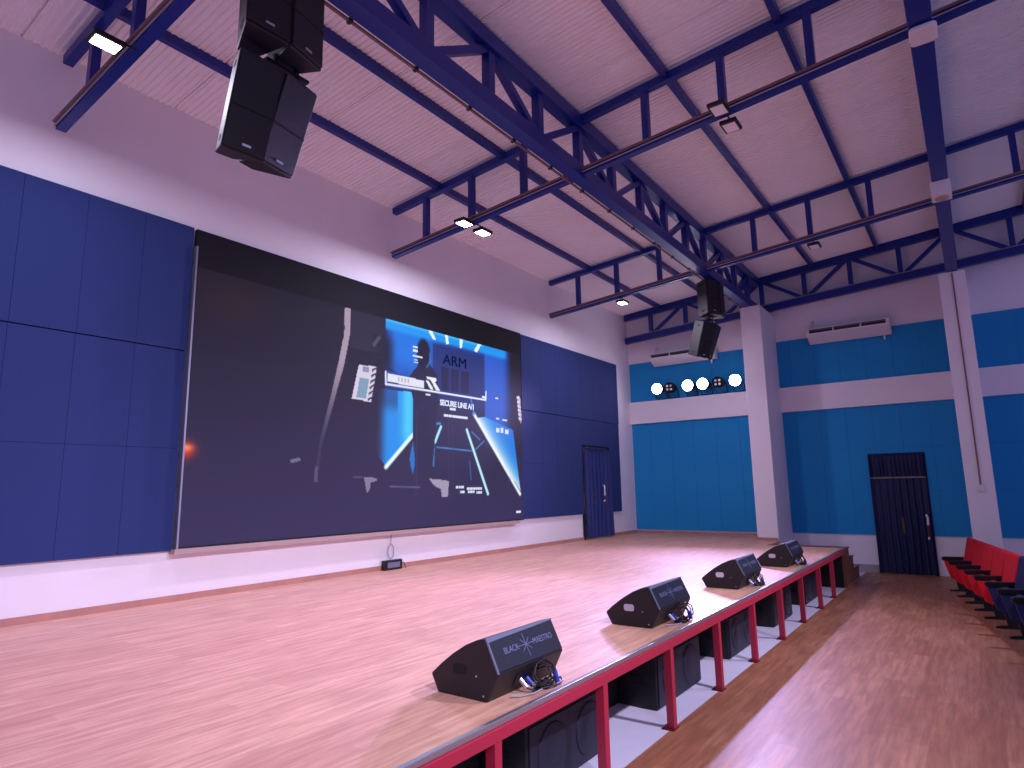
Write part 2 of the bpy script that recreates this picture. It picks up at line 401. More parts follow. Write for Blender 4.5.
def wall_truss():
    x = 16.62
    t = thing('wall_truss', (x, 2.0, 6.4), 'blue truss with diagonals along the top of the right wall', 'truss')
    zl = lambda y: 6.126 + 0.0645*(7.88 - y); zu = lambda y: roof_z(y) - 0.13
    def chord(name, f, h, a, b):
        m = MB(); m.prism([(a, f(a)), (b, f(b)), (b, f(b) + h), (a, f(a) + h)], lambda u, v, k: (x - 0.06 + 0.12*k, u, v)); m.build(name, M['blue_steel'], t)
    chord('bottom_chord', zl, 0.17, -5.0, 7.9)
    chord('top_chord', lambda y: zu(y) - 0.07, 0.18, -5.0, 7.9)
    MB().beam((x - 0.07, -5.0, zl(-5.0) + 0.18), (x - 0.07, 7.9, zl(7.9) + 0.18), 0.03, 0.015).build('top_strip', M['steel'], t)
    for k in range(-6, 6):
        y = 1.946 + 1.03*k
        MB().box(x - 0.05, x + 0.05, y - 0.05, y + 0.05, zl(y) + 0.1, zu(y)).build('vertical', M['blue_steel'], t)
        y2 = y + 1.03
        lo, hi = (y2, y) if k % 2 == 0 else (y, y2)
        if y2 < 8.0:
            MB().beam((x, lo + (0.06 if lo < hi else -0.06), zl(lo) + 0.16), (x, hi + (0.05 if hi < lo else -0.05), zu(hi) - 0.02), 0.08, 0.08, (1, 0, 0)).build('diagonal', M['blue_steel'], t)
wall_truss()

# ------------------------------------------------------------------ floodlights on the cross trusses
def flood(x, y, z, lit, label, group, bx):
    t = thing('floodlight', (x, y, z), label, 'floodlight', group)
    MB().box(x - 0.135, x + 0.135, y - 0.105, y + 0.105, z + 0.006, z + 0.06).build('housing', M['dark_plastic'], t, bevel=0.012)
    MB().box(x - 0.105, x + 0.105, y - 0.076, y + 0.076, z + 0.001, z + 0.010).build('lens', M['lamp_white'] if lit else M['lens_off'], t)
    zc = roof_z(y) - 0.985
    MB().tube([(x, y, z + 0.06), (x, y, z + 0.10), ((x + bx)/2, y, z + 0.11), (bx, y, zc)], 0.012, 6).build('bracket', M['dark_plastic'], t)
    return t
flood(2.05, 6.03, 6.085, True, 'lit floodlight at the far top left of the photo', 'lit floodlights', 2.32)
flood(7.12, 6.03, 6.085, True, 'left one of the two lit floodlights above the big screen', 'lit floodlights', 7.37)
flood(7.58, 6.03, 6.085, True, 'right one of the two lit floodlights above the big screen', 'lit floodlights', 7.37)
flood(12.60, 6.03, 6.085, True, 'lit floodlight above the right end of the big screen, over the curtained doorway', 'lit floodlights', 12.47)
flood(7.10, 2.02, 6.43, False, 'upper one of the two unlit floodlights side by side right of the main truss', 'unlit floodlights', 7.37)
flood(7.56, 2.02, 6.43, False, 'lower one of the two unlit floodlights side by side right of the main truss', 'unlit floodlights', 7.37)
flood(12.62, 2.02, 6.43, False, 'single unlit floodlight on the far cross truss right of the hanging speakers', 'unlit floodlights', 12.47)
# white boxes under the second truss
t = thing('access_point', (6.78, -0.04, 6.24), 'rounded flat white box under the right hand truss, near the top of the photo', 'ceiling device')
def rr(cx, cy, a, b, r, n=6):
    out = []
    for (sx, sy, t0) in ((1, 1, 0), (-1, 1, 90), (-1, -1, 180), (1, -1, 270)):
        for i in range(n + 1):
            q = math.radians(t0 + 90*i/n); out.append((cx + sx*(a - r) + r*math.cos(q), cy + sy*(b - r) + r*math.sin(q)))
    return out
MB().prism(rr(6.78, -0.045, 0.14, 0.115, 0.05), lambda u, v, k: (u, v, 6.235 + 0.045*k)).build('cover', M['white_plastic'], t, bevel=0.01)
MB().box(6.70, 6.86, -0.1, 0.01, 6.275, 6.305).build('mount', M['white_plastic'], t)
t = thing('ceiling_speaker', (10.75, -0.03, 6.05), 'boxy white unit with round opening, lower of two under the right truss', 'ceiling device')
MB().box(10.55, 10.85, -0.15, 0.10, 6.08, 6.30).build('housing', M['white_plastic'], t, bevel=0.015)
MB().lathe([(0.085, 0), (0.085, 0.02), (0.06, 0.03)], (10.70, -0.025, 6.085), (0, 0, -1), 20).build('opening', M['beige'], t)

# ------------------------------------------------------------------ stage
st = thing('stage', (6.0, 2.3, 0.0), 'wide wood floored stage with red painted steel front frame', 'stage')
deck = MB(); deck.prism([(XL, 2.315), (14.3, 2.315), (14.3, 3.79), (15.47, 3.79), (15.47, 4.29), (XR - 0.0, 4.29), (XR - 0.0, YB), (XL, YB)], lambda u, v, k: (u, v, ZS - 0.05 + 0.05*k))
deck.build('deck', M['stage_wood'], st)
MB().box(XL, 14.3, 2.285, 2.318, ZS - 0.03, ZS + 0.006).build('edge_trim', M['silver'], st, bevel=0.004)
MB().box(5.1, 5.6, 2.28, 2.30, ZS + 0.005, ZS + 0.010).build('trim_joint', M['silver'], st)
MB().box(XL, 14.2, 2.27, 2.33, ZS - 0.10, ZS - 0.031).build('front_rail', M['red_steel'], st, bevel=0.004)
for x in (-2.35, -1.08, 0.45, 1.70, 2.95, 4.19, 5.39, 6.63, 7.87, 9.15, 10.40, 11.69, 12.86):
    p = MB().box(x - 0.032, x + 0.032, 2.272, 2.336, 0.006, ZS - 0.095).build('post', M['red_steel'], st)
    MB().box(x - 0.075, x + 0.05, 2.262, 2.37, 0.0, 0.007).build('base_plate', M['dark_red'], p)
    MB().lathe([(0.012, 0), (0.012, 0.03)], (x - 0.055, 2.335, 0.006), (0, 0, 1), 8).build('bolt', M['dark_red'], p)
MB().box(XL, 14.05, 2.97, 3.0, 0.0, ZS - 0.06).build('back_board', M['black_matt'], st)
MB().box(14.14, 14.3, 2.29, 2.33, 0.0, ZS - 0.032).build('end_board', M['brown_wood'], st)
MB().box(14.10, 14.135, 2.33, 3.0, 0.0, ZS - 0.06).build('end_panel', M['black_matt'], st)
sp = thing('steps', (15.1, 2.8, 0.0), 'small wooden steps at the far end of the stage', 'steps')
m = MB(); m.prism([(14.31, 0.0), (15.95, 0.0), (15.95, 0.24), (15.30, 0.24), (15.30, 0.49), (14.85, 0.49), (14.85, 0.70), (14.31, 0.70)], lambda u, v, k: (u, 2.31 + 1.2*k, v))
m.build('carcass', M['brown_wood'], sp)
for a, b, z in ((14.85, 15.32, 0.49), (15.3, 15.98, 0.24), (14.31, 14.87, 0.70)):
    MB().box(a, b, 2.29, 3.52, z, z + 0.022).build('tread', M['brown_wood'], sp)

# ------------------------------------------------------------------ LED wall
def poly_in(X, Z, pts):
    inside = np.zeros(X.shape, bool); n = len(pts)
    for i in range(n):
        x0, z0 = pts[i]; x1, z1 = pts[(i+1) % n]
        if z0 == z1: continue
        c = ((z0 > Z) != (z1 > Z)) & (X < (x1 - x0)*(Z - z0)/(z1 - z0) + x0)
        inside ^= c
    return inside
def seg_d(X, Z, a, b):
    ax, az = a; bx, bz = b; dx, dz = bx - ax, bz - az
    t = np.clip(((X - ax)*dx + (Z - az)*dz)/(dx*dx + dz*dz), 0, 1)
    return np.hypot(X - ax - t*dx, Z - az - t*dz), t
def led_colours(X, Z):
    C = np.zeros(X.shape + (3,)); C[:] = np.array((22, 20, 32))*(1 - np.clip((5.0 - Z)/3.6, 0, 1))[..., None] + np.array((52, 44, 84))*np.clip((5.0 - Z)/3.6, 0, 1)[..., None]  # background brightens downwards: stage floor bounce put into the emission
    def blend(mask, col):
        a = np.clip(mask, 0, 1)[..., None]; C[:] = C*(1 - a) + np.array(col, float)*a
    sm = lambda x, a, b: (lambda t: t*t*(3 - 2*t))(np.clip((x - a)/(b - a), 0, 1))
    img = Z < 4.93
    C[~img] = (5, 5, 9)
    blend(np.exp(-(((X - 4.5)/0.5)**2 + ((Z - 4.55)/0.35)**2))*0.35*img, (66, 34, 30))
    C[img & (X > 6.5) & (X < 7.22) & (Z > 4.3)] += (12, 12, 16)
    # blue corridor
    in_x = sm(X, 7.20, 7.30)*(1 - sm(X, 10.55, 10.95))
    blend(img*in_x*sm(Z, 3.2, 4.0)*0.95, (22, 54, 140))
    blend(img*sm(X, 7.2, 7.5)*(1 - sm(X, 8.0, 8.9))*sm(Z, 3.6, 4.4), (20, 116, 226))
    blend(img*np.exp(-((X - 7.25)/0.16)**2)*(1 - sm(Z, 4.45, 4.75))*sm(Z, 3.9, 4.2), (20, 24, 48))
    blend(poly_in(X, Z, [(8.42, 4.70), (9.93, 4.66), (9.92, 3.60), (8.42, 3.60)])*0.8, (28, 44, 108))
    blend((X > 9.95)*(1 - sm(X, 10.5, 10.9))*img*sm(Z, 2.7, 3.5), (38, 92, 200))
    blend(img*(X > 7.25)*(1 - sm(X, 10.6, 10.78))*sm(Z, 4.70, 4.80), (24, 150, 240))
    blend(img*(X > 7.25)*(X < 9.9)*sm(Z, 4.86, 4.92)*0.6, (90, 210, 255))
    # lower floor and glows
    blend(img*(Z < 3.5)*sm(Z, 1.95, 2.6)*(X > 7.95)*(X < 9.6)*0.7, (34, 32, 66))
    g = poly_in(X, Z, [(7.10, 3.7), (7.92, 3.72), (7.92, 2.97), (7.30, 2.40), (7.05, 2.67)])
    e = sm(X, 7.06, 7.35)*(1 - 0.5*sm(Z, 3.25, 3.55)*(X < 7.55))
    blend(g*e, (26, 140, 232))
    blend(g*np.exp(-((X - 7.8)/0.16)**2)*sm(Z, 2.6, 3.0), (70, 200, 250))
    gb = poly_in(X, Z, [(9.66, 3.40), (9.95, 3.45), (10.90, 3.25), (11.14, 1.96)])
    d, tt = seg_d(X, Z, (9.60, 3.48), (11.12, 1.90))
    blend(gb*1.0, (26, 122, 222)); blend(gb*np.exp(-(d/0.28)**2), (140, 200, 240)); blend(gb*np.exp(-(d/0.10)**2), (235, 225, 240))
    for a, b, w, col in (((9.60, 3.48), (11.12, 1.90), 0.035, (235, 250, 255)), ((9.38, 3.15), (10.02, 1.92), 0.030, (190, 245, 255)),
                         ((7.30, 2.40), (7.92, 2.97), 0.035, (230, 250, 255)), ((8.64, 3.16), (8.48, 2.87), 0.028, (170, 235, 255)),
                         ((8.46, 2.80), (8.44, 2.45), 0.02, (40, 130, 200)), ((8.53, 2.78), (9.53, 2.75), 0.012, (60, 130, 200)),
                         ((9.53, 3.12), (9.78, 2.98), 0.012, (60, 120, 200)), ((9.65, 2.79), (9.91, 2.96), 0.012, (60, 130, 200)),
                         ((9.46, 2.55), (9.50, 2.2), 0.015, (40, 90, 160)), ((9.60, 3.48), (9.50, 3.80), 0.02, (40, 120, 220)),
                         ((8.40, 3.20), (8.62, 3.22), 0.02, (50, 140, 210))):
        d, _ = seg_d(X, Z, a, b); blend(np.clip(1.6 - d/w, 0, 1), col)
    for q in ([(8.28, 4.93), (8.39, 4.93), (8.5, 4.78), (8.42, 4.77)], [(8.75, 4.93), (8.83, 4.93), (8.86, 4.76), (8.78, 4.75)], [(9.18, 4.92), (9.27, 4.92), (9.24, 4.75), (9.18, 4.74)], [(9.74, 4.92), (9.84, 4.92), (9.71, 4.74), (9.61, 4.76)]):
        blend(poly_in(X, Z, q), (225, 250, 255))
    # the standing dark figure
    blend(poly_in(X, Z, [(8.05, 4.33), (8.29, 4.34), (8.37, 4.26), (8.53, 4.12), (8.58, 3.75), (8.5, 3.09), (8.43, 2.37), (7.93, 2.36), (7.91, 3.0), (7.92, 3.58), (7.80, 3.90), (7.5, 4.02), (7.3, 4.10), (7.3, 4.04), (7.78, 3.96), (8.0, 4.19)])*sm(Z, 2.2, 3.0), (26, 26, 56))
    blend(np.clip(1.3 - np.hypot((X - 8.17)/0.15, (Z - 4.47)/0.23), 0, 0.3)/0.3, (16, 18, 44))
    blend(np.exp(-((np.hypot((X - 8.17)/0.17, (Z - 4.42)/0.22) - 1)/0.10)**2)*(X > 8.25)*(Z < 4.5)*0.8, (60, 130, 210))
    blend(poly_in(X, Z, [(7.84, 2.55), (7.92, 2.85), (7.98, 2.5), (7.92, 2.28)])*0.9, (30, 120, 210))
    # dark columns under the letters
    for a, b in ((8.64, 8.86), (8.92, 9.15), (9.21, 9.45)):
        blend(((X > a) & (X < b) & (Z < 4.30) & (Z > 3.86))*1.0, (22, 26, 66))
    # bright panel in the middle
    blend(poly_in(X, Z, [(7.31, 3.985), (8.18, 3.965), (8.19, 3.82), (7.31, 3.84)]), (226, 226, 240))
    for a in np.arange(7.55, 7.85, 0.075):
        blend(((X > a) & (X < a + 0.035) & (Z > 3.875) & (Z < 3.945))*0.5, (110, 110, 140))
    for a, b in (((7.26, 4.00), (7.27, 3.79)), ((7.27, 3.79), (9.98, 3.80)), ((9.98, 3.80), (9.99, 3.97))):
        d, _ = seg_d(X, Z, a, b); blend(np.clip(1.8 - d/0.014, 0, 1), (235, 240, 255))
    for q in ([(8.23, 3.97), (8.31, 3.97), (8.45, 3.82), (8.37, 3.82)], [(8.36, 4.00), (8.45, 4.00), (8.63, 3.82), (8.51, 3.82)], [(8.25, 4.06), (8.50, 4.05), (8.52, 4.01), (8.48, 3.97), (8.42, 4.0), (8.27, 4.0)]):
        blend(poly_in(X, Z, q), (235, 235, 248))
    bars = [(7.90, 8.02, 4.53, 4.57), (7.90, 8.02, 4.46, 4.50), (7.90, 8.14, 4.365, 4.40), (7.93, 8.02, 4.31, 4.33), (7.93, 8.03, 4.26, 4.28),
            (8.72, 9.41, 3.36, 3.41), (8.89, 9.06, 3.50, 3.545), (9.86, 9.97, 3.83, 3.87), (10.31, 10.42, 3.43, 3.46), (10.53, 10.70, 3.42, 3.45), (10.30, 10.39, 3.86, 3.89),
            (8.24, 8.36, 3.70, 3.73), (10.31, 10.42, 3.16, 3.26), (10.47, 10.56, 3.16, 3.27), (10.62, 10.74, 3.15, 3.24),
            (9.05, 9.28, 2.03, 2.075), (9.37, 9.83, 2.00, 2.05), (9.17, 9.31, 1.95, 1.99), (9.40, 9.60, 1.94, 1.99), (9.66, 9.83, 1.93, 1.98), (10.97, 11.14, 1.50, 1.55)]
    for a, b, c, d in bars: blend(((X > a) & (X < b) & (Z > c) & (Z < d))*1.0, (222, 228, 250))
    for a in (7.97, 8.02, 8.85, 8.95, 9.05, 9.2, 9.3, 9.13, 9.2, 9.46, 9.55, 9.62, 9.7, 9.78):
        blend(((np.abs(X - a) < 0.008) & (Z < 3.42) & (Z > 1.9))*0.5*((X < 9.0) | (Z < 2.1)), (60, 60, 100))
    # card shapes at the sides
    blend(poly_in(X, Z, [(6.68, 4.04), (7.06, 4.05), (6.95, 3.45), (6.55, 3.47)]), (214, 204, 226))
    blend(poly_in(X, Z, [(6.76, 4.02), (6.90, 4.03), (6.89, 3.93), (6.75, 3.93)]), (140, 140, 170))
    blend(poly_in(X, Z, [(6.70, 3.82), (6.90, 3.82), (6.84, 3.49), (6.64, 3.50)]), (126, 156, 180))
    for i in range(6):
        z = 4.02 - 0.1*i; x = 7.05 - 0.017*i
        blend(poly_in(X, Z, [(x - 0.09, z - 0.02), (x + 0.02, z + 0.04), (x + 0.02, z + 0.01), (x - 0.09, z - 0.07)]), (70, 64, 92))
        z2 = 3.98 - 0.09*i
        blend(poly_in(X, Z, [(11.05 + 0.012*i, z2), (11.15 + 0.012*i, z2 + 0.03), (11.19 + 0.012*i, z2 - 0.04), (11.09 + 0.012*i, z2 - 0.06)]), (228, 222, 240))
    blend(poly_in(X, Z, [(11.14, 3.96), (11.20, 3.95), (11.21, 3.42), (11.18, 3.42)]), (205, 180, 205))
    blend(poly_in(X, Z, [(6.95, 4.61), (7.12, 4.62), (7.12, 4.40), (6.95, 4.40)])*0.7, (22, 22, 40))
    d, _ = seg_d(X, Z, (6.99, 4.42), (7.10, 4.56)); blend(np.clip(1.6 - d/0.03, 0, 1)*0.8, (92, 88, 112))
    # grey curved pillar fading downwards, gun shapes, red spot
    pl = poly_in(X, Z, [(6.37, 4.92), (6.49, 4.92), (6.48, 4.49), (6.38, 3.98), (6.19, 3.33), (6.01, 2.7), (5.97, 2.33), (5.90, 2.33), (5.97, 2.78), (6.13, 3.4), (6.28, 4.05), (6.36, 4.47)])
    blend(pl*(0.12 + 0.88*sm(Z, 2.5, 4.2)), (168, 148, 168))
    blend(poly_in(X, Z, [(6.355, 4.62), (6.375, 4.62), (6.36, 4.42), (6.34, 4.42)])*1.0, (40, 34, 44))
    blend(poly_in(X, Z, [(8.33, 2.21), (8.60, 2.20), (8.86, 2.17), (8.83, 1.88), (8.67, 1.88), (8.64, 2.03), (8.48, 2.08)]), (160, 150, 176))
    blend(poly_in(X, Z, [(6.83, 2.23), (7.11, 2.22), (7.11, 2.17), (6.98, 2.15), (6.96, 2.03), (6.90, 1.98), (6.86, 2.15)])*0.8, (150, 142, 170))
    blend(poly_in(X, Z, [(6.60, 2.24), (6.80, 2.25), (6.80, 2.22), (6.62, 2.22)])*0.5, (110, 104, 130))
    d, _ = seg_d(X, Z, (7.4, 2.08), (8.1, 2.06)); blend(np.clip(1.6 - d/0.012, 0, 1)*0.7, (110, 106, 140))
    blend(poly_in(X, Z, [(5.47, 2.47), (5.63, 2.51), (5.65, 2.46), (5.49, 2.42)])*0.8, (128, 120, 142))
    blend(poly_in(X, Z, [(5.90, 2.39), (5.95, 2.38), (5.96, 2.15), (5.89, 2.15)])*0.6, (110, 104, 124))
    d, _ = seg_d(X, Z, (10.75, 2.2), (10.70, 2.08)); blend(np.exp(-(d/0.05)**2)*0.4, (70, 60, 90))
    blend(np.exp(-(((X - 3.96)/0.13)**2 + ((Z - 2.55)/0.11)**2))*1.0, (225, 62, 40))
    blend(np.exp(-(((X - 3.98)/0.08)**2 + ((Z - 2.58)/0.04)**2))*0.9, (255, 150, 90))
    C = C/255.0
    return np.where(C <= 0.04045, C/12.92, ((C + 0.055)/1.055)**2.4)
led = thing('led_video_wall', (7.6, 7.93, 1.345), 'huge dark video wall showing a blue lit game scene, on the white back wall', 'screen')
X0, X1, Z0, Z1 = 3.94, 11.24, 1.375, 5.435
MB().box(X0, X1, 7.905, 7.968, Z0 - 0.02, Z1).build('casing', M['led_case'], led)
def led_screen():
    nx, nz = 480, 270
    xs = np.linspace(X0 + 0.012, X1 - 0.004, nx); zs = np.linspace(Z0 + 0.004, Z1 - 0.004, nz)
    X, Z = np.meshgrid(xs, zs)
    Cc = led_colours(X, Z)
    L = WL[led.name]
    co = np.stack([X - L[0], np.full(X.shape, 7.902 - L[1]), Z - L[2]], -1).reshape(-1, 3)
    i = np.arange(nx*nz).reshape(nz, nx)
    q = np.stack([i[:-1, :-1], i[:-1, 1:], i[1:, 1:], i[1:, :-1]], -1).reshape(-1, 4)
    me = bpy.data.meshes.new('display')
    me.vertices.add(len(co)); me.vertices.foreach_set('co', co.ravel())
    me.loops.add(q.size); me.loops.foreach_set('vertex_index', q.ravel().astype(np.int32))
    me.polygons.add(len(q)); me.polygons.foreach_set('loop_start', np.arange(0, q.size, 4, dtype=np.int32))
    me.update(calc_edges=True)
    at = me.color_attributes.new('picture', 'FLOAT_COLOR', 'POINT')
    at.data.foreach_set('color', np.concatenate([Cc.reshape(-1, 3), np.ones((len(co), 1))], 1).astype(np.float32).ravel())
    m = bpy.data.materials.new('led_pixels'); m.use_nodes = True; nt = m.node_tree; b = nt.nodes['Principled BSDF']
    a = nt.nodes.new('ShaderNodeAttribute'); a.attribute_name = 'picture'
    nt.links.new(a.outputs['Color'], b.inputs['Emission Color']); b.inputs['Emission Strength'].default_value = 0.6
    b.inputs['Base Color'].default_value = (0.012, 0.011, 0.016, 1); b.inputs['Roughness'].default_value = 0.7; b.inputs['Specular IOR Level'].default_value = 0.1
    me.materials.append(m)
    o = bpy.data.objects.new('display', me); COL.objects.link(o); o.parent = led
    return o
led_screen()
MB().box(X0 - 0.022, X0 - 0.001, 7.85, 7.968, Z0 - 0.02, Z1 - 0.25).build('side_trim', M['silver'], led)
MB().box(X0 - 0.05, X1 - 0.25, 7.83, 7.97, Z0 - 0.075, Z0 - 0.02).build('bottom_ledge', M['beige'], led)
lt = glow('screen_letters_dark', (10, 14, 44), 0.6); lw = glow('screen_letters_white', (226, 232, 252), 0.6)
LL = WL[led.name]
text('screen_text', 'ARM', led, lt, (9.04 - LL[0], 7.899 - LL[1], 4.44 - LL[2]), 0.28, (math.pi/2, 0, 0), sx=1.22)
text('screen_text', 'SECURE LINE A/1', led, lw, (9.11 - LL[0], 7.899 - LL[1], 3.61 - LL[2]), 0.145, (math.pi/2, 0, 0), sx=0.92, bold=0.006)

# ------------------------------------------------------------------ doors and curtains
def curtain_sheet(place, u0, u1, v0, v1, pleats, amp, mat, parent, name, gaps=(), seed=1, flare=0.0):
    rnd = random.Random(seed); n = pleats*8; mrows = 24
    ph = [rnd.uniform(-0.5, 0.5) for _ in range(pleats + 2)]; am = [rnd.uniform(0.55, 1.2) for _ in range(pleats + 2)]
    vs = []; fs = []
    for side in (0, 1):
        for j in range(mrows + 1):
            v = v0 + (v1 - v0)*j/mrows
            for i in range(n + 1):
                s = i/n*pleats; k = int(min(s, pleats - 1)); a = am[k]*(1 - (s - k)) + am[k+1]*(s - k); p = ph[k]*(1 - (s - k)) + ph[k+1]*(s - k)
                d = amp*a*(0.5 + 0.5*math.cos(2*math.pi*s + p)) * (1.0 - 0.35*j/mrows)
                u = u0 + (u1 - u0)*i/n + 0.012*math.sin(3*v + k)*(1 - j/mrows)
                vs.append(place(u, v, d + 0.006*side + flare*(1 - j/mrows)))
    off = (n + 1)*(mrows + 1)
    for j in range(mrows):
        for i in range(n):
            uc = (i + 0.5)/n; vc = v0 + (v1 - v0)*(j + 0.5)/mrows
            if any(a < uc < b and c < vc < d for a, b, c, d in gaps): continue
            q = (j*(n+1) + i, j*(n+1) + i + 1, (j+1)*(n+1) + i + 1, (j+1)*(n+1) + i)
            fs.append(q); fs.append(tuple(off + t for t in reversed(q)))
    m = MB(); m.add(vs, fs)
    return m.build(name, mat, parent, smooth=True)
# door 1 in the back wall, stage right
d1 = thing('door_1', (14.65, YB, ZS), None, None); structure(d1)
MB().box(13.86, 13.93, YB - 0.03, YB, ZS, 3.07).build('frame', M['navy_back'], d1)
MB().box(15.23, 15.30, YB - 0.03, YB, ZS, 3.07).build('frame', M['navy_back'], d1)
MB().box(13.86, 15.30, YB - 0.03, YB, 3.01, 3.07).build('frame', M['navy_back'], d1)
MB().box(13.93, 15.23, YB - 0.015, YB, ZS, 3.01).build('door_leaf', M['yellow'], d1)
c1 = thing('curtain', (14.65, 7.88, ZS), 'blue pleated curtain over the stage doorway right of the big screen', 'curtain')
curtain_sheet(lambda u, v, d: (u, YB - 0.03 - d, v), 13.88, 15.26, ZS + 0.035, 2.99, 7, 0.10, M['curtain_a'], c1, 'cloth', gaps=((0.0, 0.05, 1.45, 2.0), (0.335, 0.40, 1.6, 1.95)), seed=4)
MB().tube([(13.90, YB - 0.10, 3.0), (15.26, YB - 0.10, 3.0)], 0.018, 8).build('rod', M['dark_plastic'], c1)
h1 = thing('door_handle', (14.80, 7.84, 1.66), 'white pull handle on the blue curtained doorway beside the big screen', 'door handle')
MB().tube([(14.80, 7.87, 1.66), (14.80, 7.835, 1.665), (14.80, 7.83, 1.70)], 0.02, 8).build('lower_end', M['white_plastic'], h1)
MB().tube([(14.80, 7.83, 1.70), (14.80, 7.83, 1.80)], 0.016, 8).build('grip', M['dark_red'], h1)
MB().tube([(14.80, 7.83, 1.80), (14.80, 7.83, 2.02), (14.80, 7.835, 2.05), (14.80, 7.87, 2.055)], 0.02, 8).build('upper_end', M['white_plastic'], h1)
# door 2 in the right wall
d2 = thing('door_2', (XR, 1.46, 0), None, None); structure(d2)
for a, b in ((0.90, 0.97), (1.95, 2.02)): MB().box(XR - 0.05, XR, a, b, 0, 2.67).build('frame', M['navy_back'], d2)
MB().box(XR - 0.05, XR, 0.97, 1.95, 2.60, 2.67).build('frame', M['navy_back'], d2)
MB().box(XR - 0.02, XR, 0.97, 1.95, 0.0, 2.60).build('door_leaf', M['yellow'], d2)
c2 = thing('curtain', (XR - 0.1, 1.46, 0), 'dark navy floor length curtain on the hall door by the red seats', 'curtain')
curtain_sheet(lambda u, v, d: (XR - 0.035 - d, u, v), 0.94, 1.99, 0.02, 2.10, 8, 0.085, M['curtain_b'], c2, 'cloth', gaps=((0.47, 0.505, 0.85, 1.2),), seed=9, flare=0.03)
MB().tube([(XR - 0.10, 0.92, 2.115), (XR - 0.10, 2.0, 2.115)], 0.010, 8).build('rod', M['silver'], c2)
c3 = thing('curtain', (XR - 0.08, 1.46, 2.13), 'short dark navy curtain over the transom above the hall door', 'curtain')
curtain_sheet(lambda u, v, d: (XR - 0.035 - d, u, v), 0.94, 1.99, 2.14, 2.62, 13, 0.06, M['curtain_b'], c3, 'cloth', seed=12)
h2 = thing('door_handle', (XR - 0.15, 0.99, 0.78), 'long pull handle with dark red grip on the dark hall door curtain', 'door handle')
xh = XR - 0.17
MB().tube([(XR - 0.09, 1.0, 0.79), (xh, 1.0, 0.79), (xh, 0.995, 0.83)], 0.020, 8).build('lower_end', M['white_plastic'], h2)
MB().tube([(xh, 0.995, 0.83), (xh, 0.985, 1.08)], 0.020, 8).build('grip', M['dark_red'], h2)
MB().tube([(xh, 0.985, 1.08), (xh, 0.98, 1.25), (xh, 1.0, 1.29), (XR - 0.09, 1.0, 1.29)], 0.024, 8).build('upper_end', M['white_plastic'], h2)

# ------------------------------------------------------------------ air conditioners
def aircon(y0, y1, z0, z1, label):
    t = thing('air_conditioner', (XR - 0.25, (y0+y1)/2, z0), label, 'air conditioner', 'wall air conditioners')
    xb = XR - 0.035
    prof = [(0.0, 0.0), (0.10, -0.02), (0.46, 0.17), (0.48, 0.20), (0.48, 0.30), (0.44, 0.345), (0.0, 0.345)]
    sc = (z1 - z0)/0.365
    MB().prism(prof, lambda u, v, k: (xb - u*0.9, y0 + (y1 - y0)*k, z0 + 0.02 + v*sc)).build('body', M['white_plastic'], t, bevel=0.012)
    g = MB(); xf = xb - 0.48*0.9
    g.box(xf - 0.006, xf + 0.02, y0 + 0.07, y1 - 0.07, z0 + 0.02 + 0.205*sc, z0 + 0.02 + 0.295*sc)
    g.build('air_outlet', M['dark_glass'], t)
    for q in (0.33, 0.66):
        yy = y0 + (y1 - y0)*q
        MB().box(xf - 0.012, xf + 0.01, yy - 0.015, yy + 0.015, z0 + 0.02 + 0.20*sc, z0 + 0.02 + 0.30*sc).build('rib', M['white_plastic'], t)
    MB().box(xf - 0.014, xf + 0.01, y0 + 0.08, y1 - 0.08, z0 + 0.02 + 0.262*sc, z0 + 0.02 + 0.272*sc).build('louvre', M['grey_lid'], t)
    zt = z0 + 0.02 + 0.345*sc
    MB().tube([(xb - 0.08, y1 - 0.04, zt), (xb - 0.06, y1 - 0.03, zt + 0.10), (xb + 0.0, y1 - 0.06, zt + 0.22), (xb + 0.02, y1 - 0.1, zt + 0.25)], 0.03, 8).build('pipe', M['white_plastic'], t, smooth=True)
    MB().box(xb - 0.06, xb - 0.03, y0 + 0.14, y0 + 0.18, z0 - 0.09, z0 + 0.03).build('drain', M['white_plastic'], t)
aircon(1.24, 3.0, 5.40, 5.75, 'white wall air conditioner in plain view between the two pillars')
aircon(5.32, 7.12, 5.37, 5.70, 'white wall air conditioner partly hidden by the far hanging speakers')

# ------------------------------------------------------------------ stage lamps on the beam
def par(y, lit, label, z=4.69):
    t = thing('stage_lamp', (16.6, y, 4.42), label, 'stage light', 'lit stage lamps on the beam' if lit else 'unlit stage lamps on the beam')
    x = 16.42
    MB().box(16.77, 16.83, y - 0.05, y + 0.05, 4.42, 4.44).build('foot', M['black_matt'], t)
    MB().tube([(16.80, y, 4.43), (16.80, y - 0.15, 4.45), (16.62, y - 0.16, z), (16.62, y - 0.12, z)], 0.012, 6).build('yoke', M['black_matt'], t)
    MB().tube([(16.80, y, 4.43), (16.80, y + 0.15, 4.45), (16.62, y + 0.16, z), (16.62, y + 0.12, z)], 0.012, 6).build('yoke', M['black_matt'], t)
    MB().lathe([(0.05, 0.0), (0.13, 0.05), (0.15, 0.15), (0.15, 0.28)], (16.74, y, z + 0.02), (-1, 0, -0.06), 20).build('can', M['black_matt'], t)
    if lit:
        MB().lathe([(0.148, 0.0), (0.12, 0.014)], (16.455, y, z + 0.003), (-1, 0, -0.06), 24).build('lens', M['lamp_violet'], t)
    else:
        for a in (-0.05, 0.05):
            for b in (-0.05, 0.05):
                MB().lathe([(0.034, 0.0), (0.02, 0.02)], (16.458, y + a, z + b), (-1, 0, -0.06), 12).build('led_cell', M['lens_off'], t)
par(6.95, True, 'lit stage lamp nearest the back wall, leftmost on the beam')
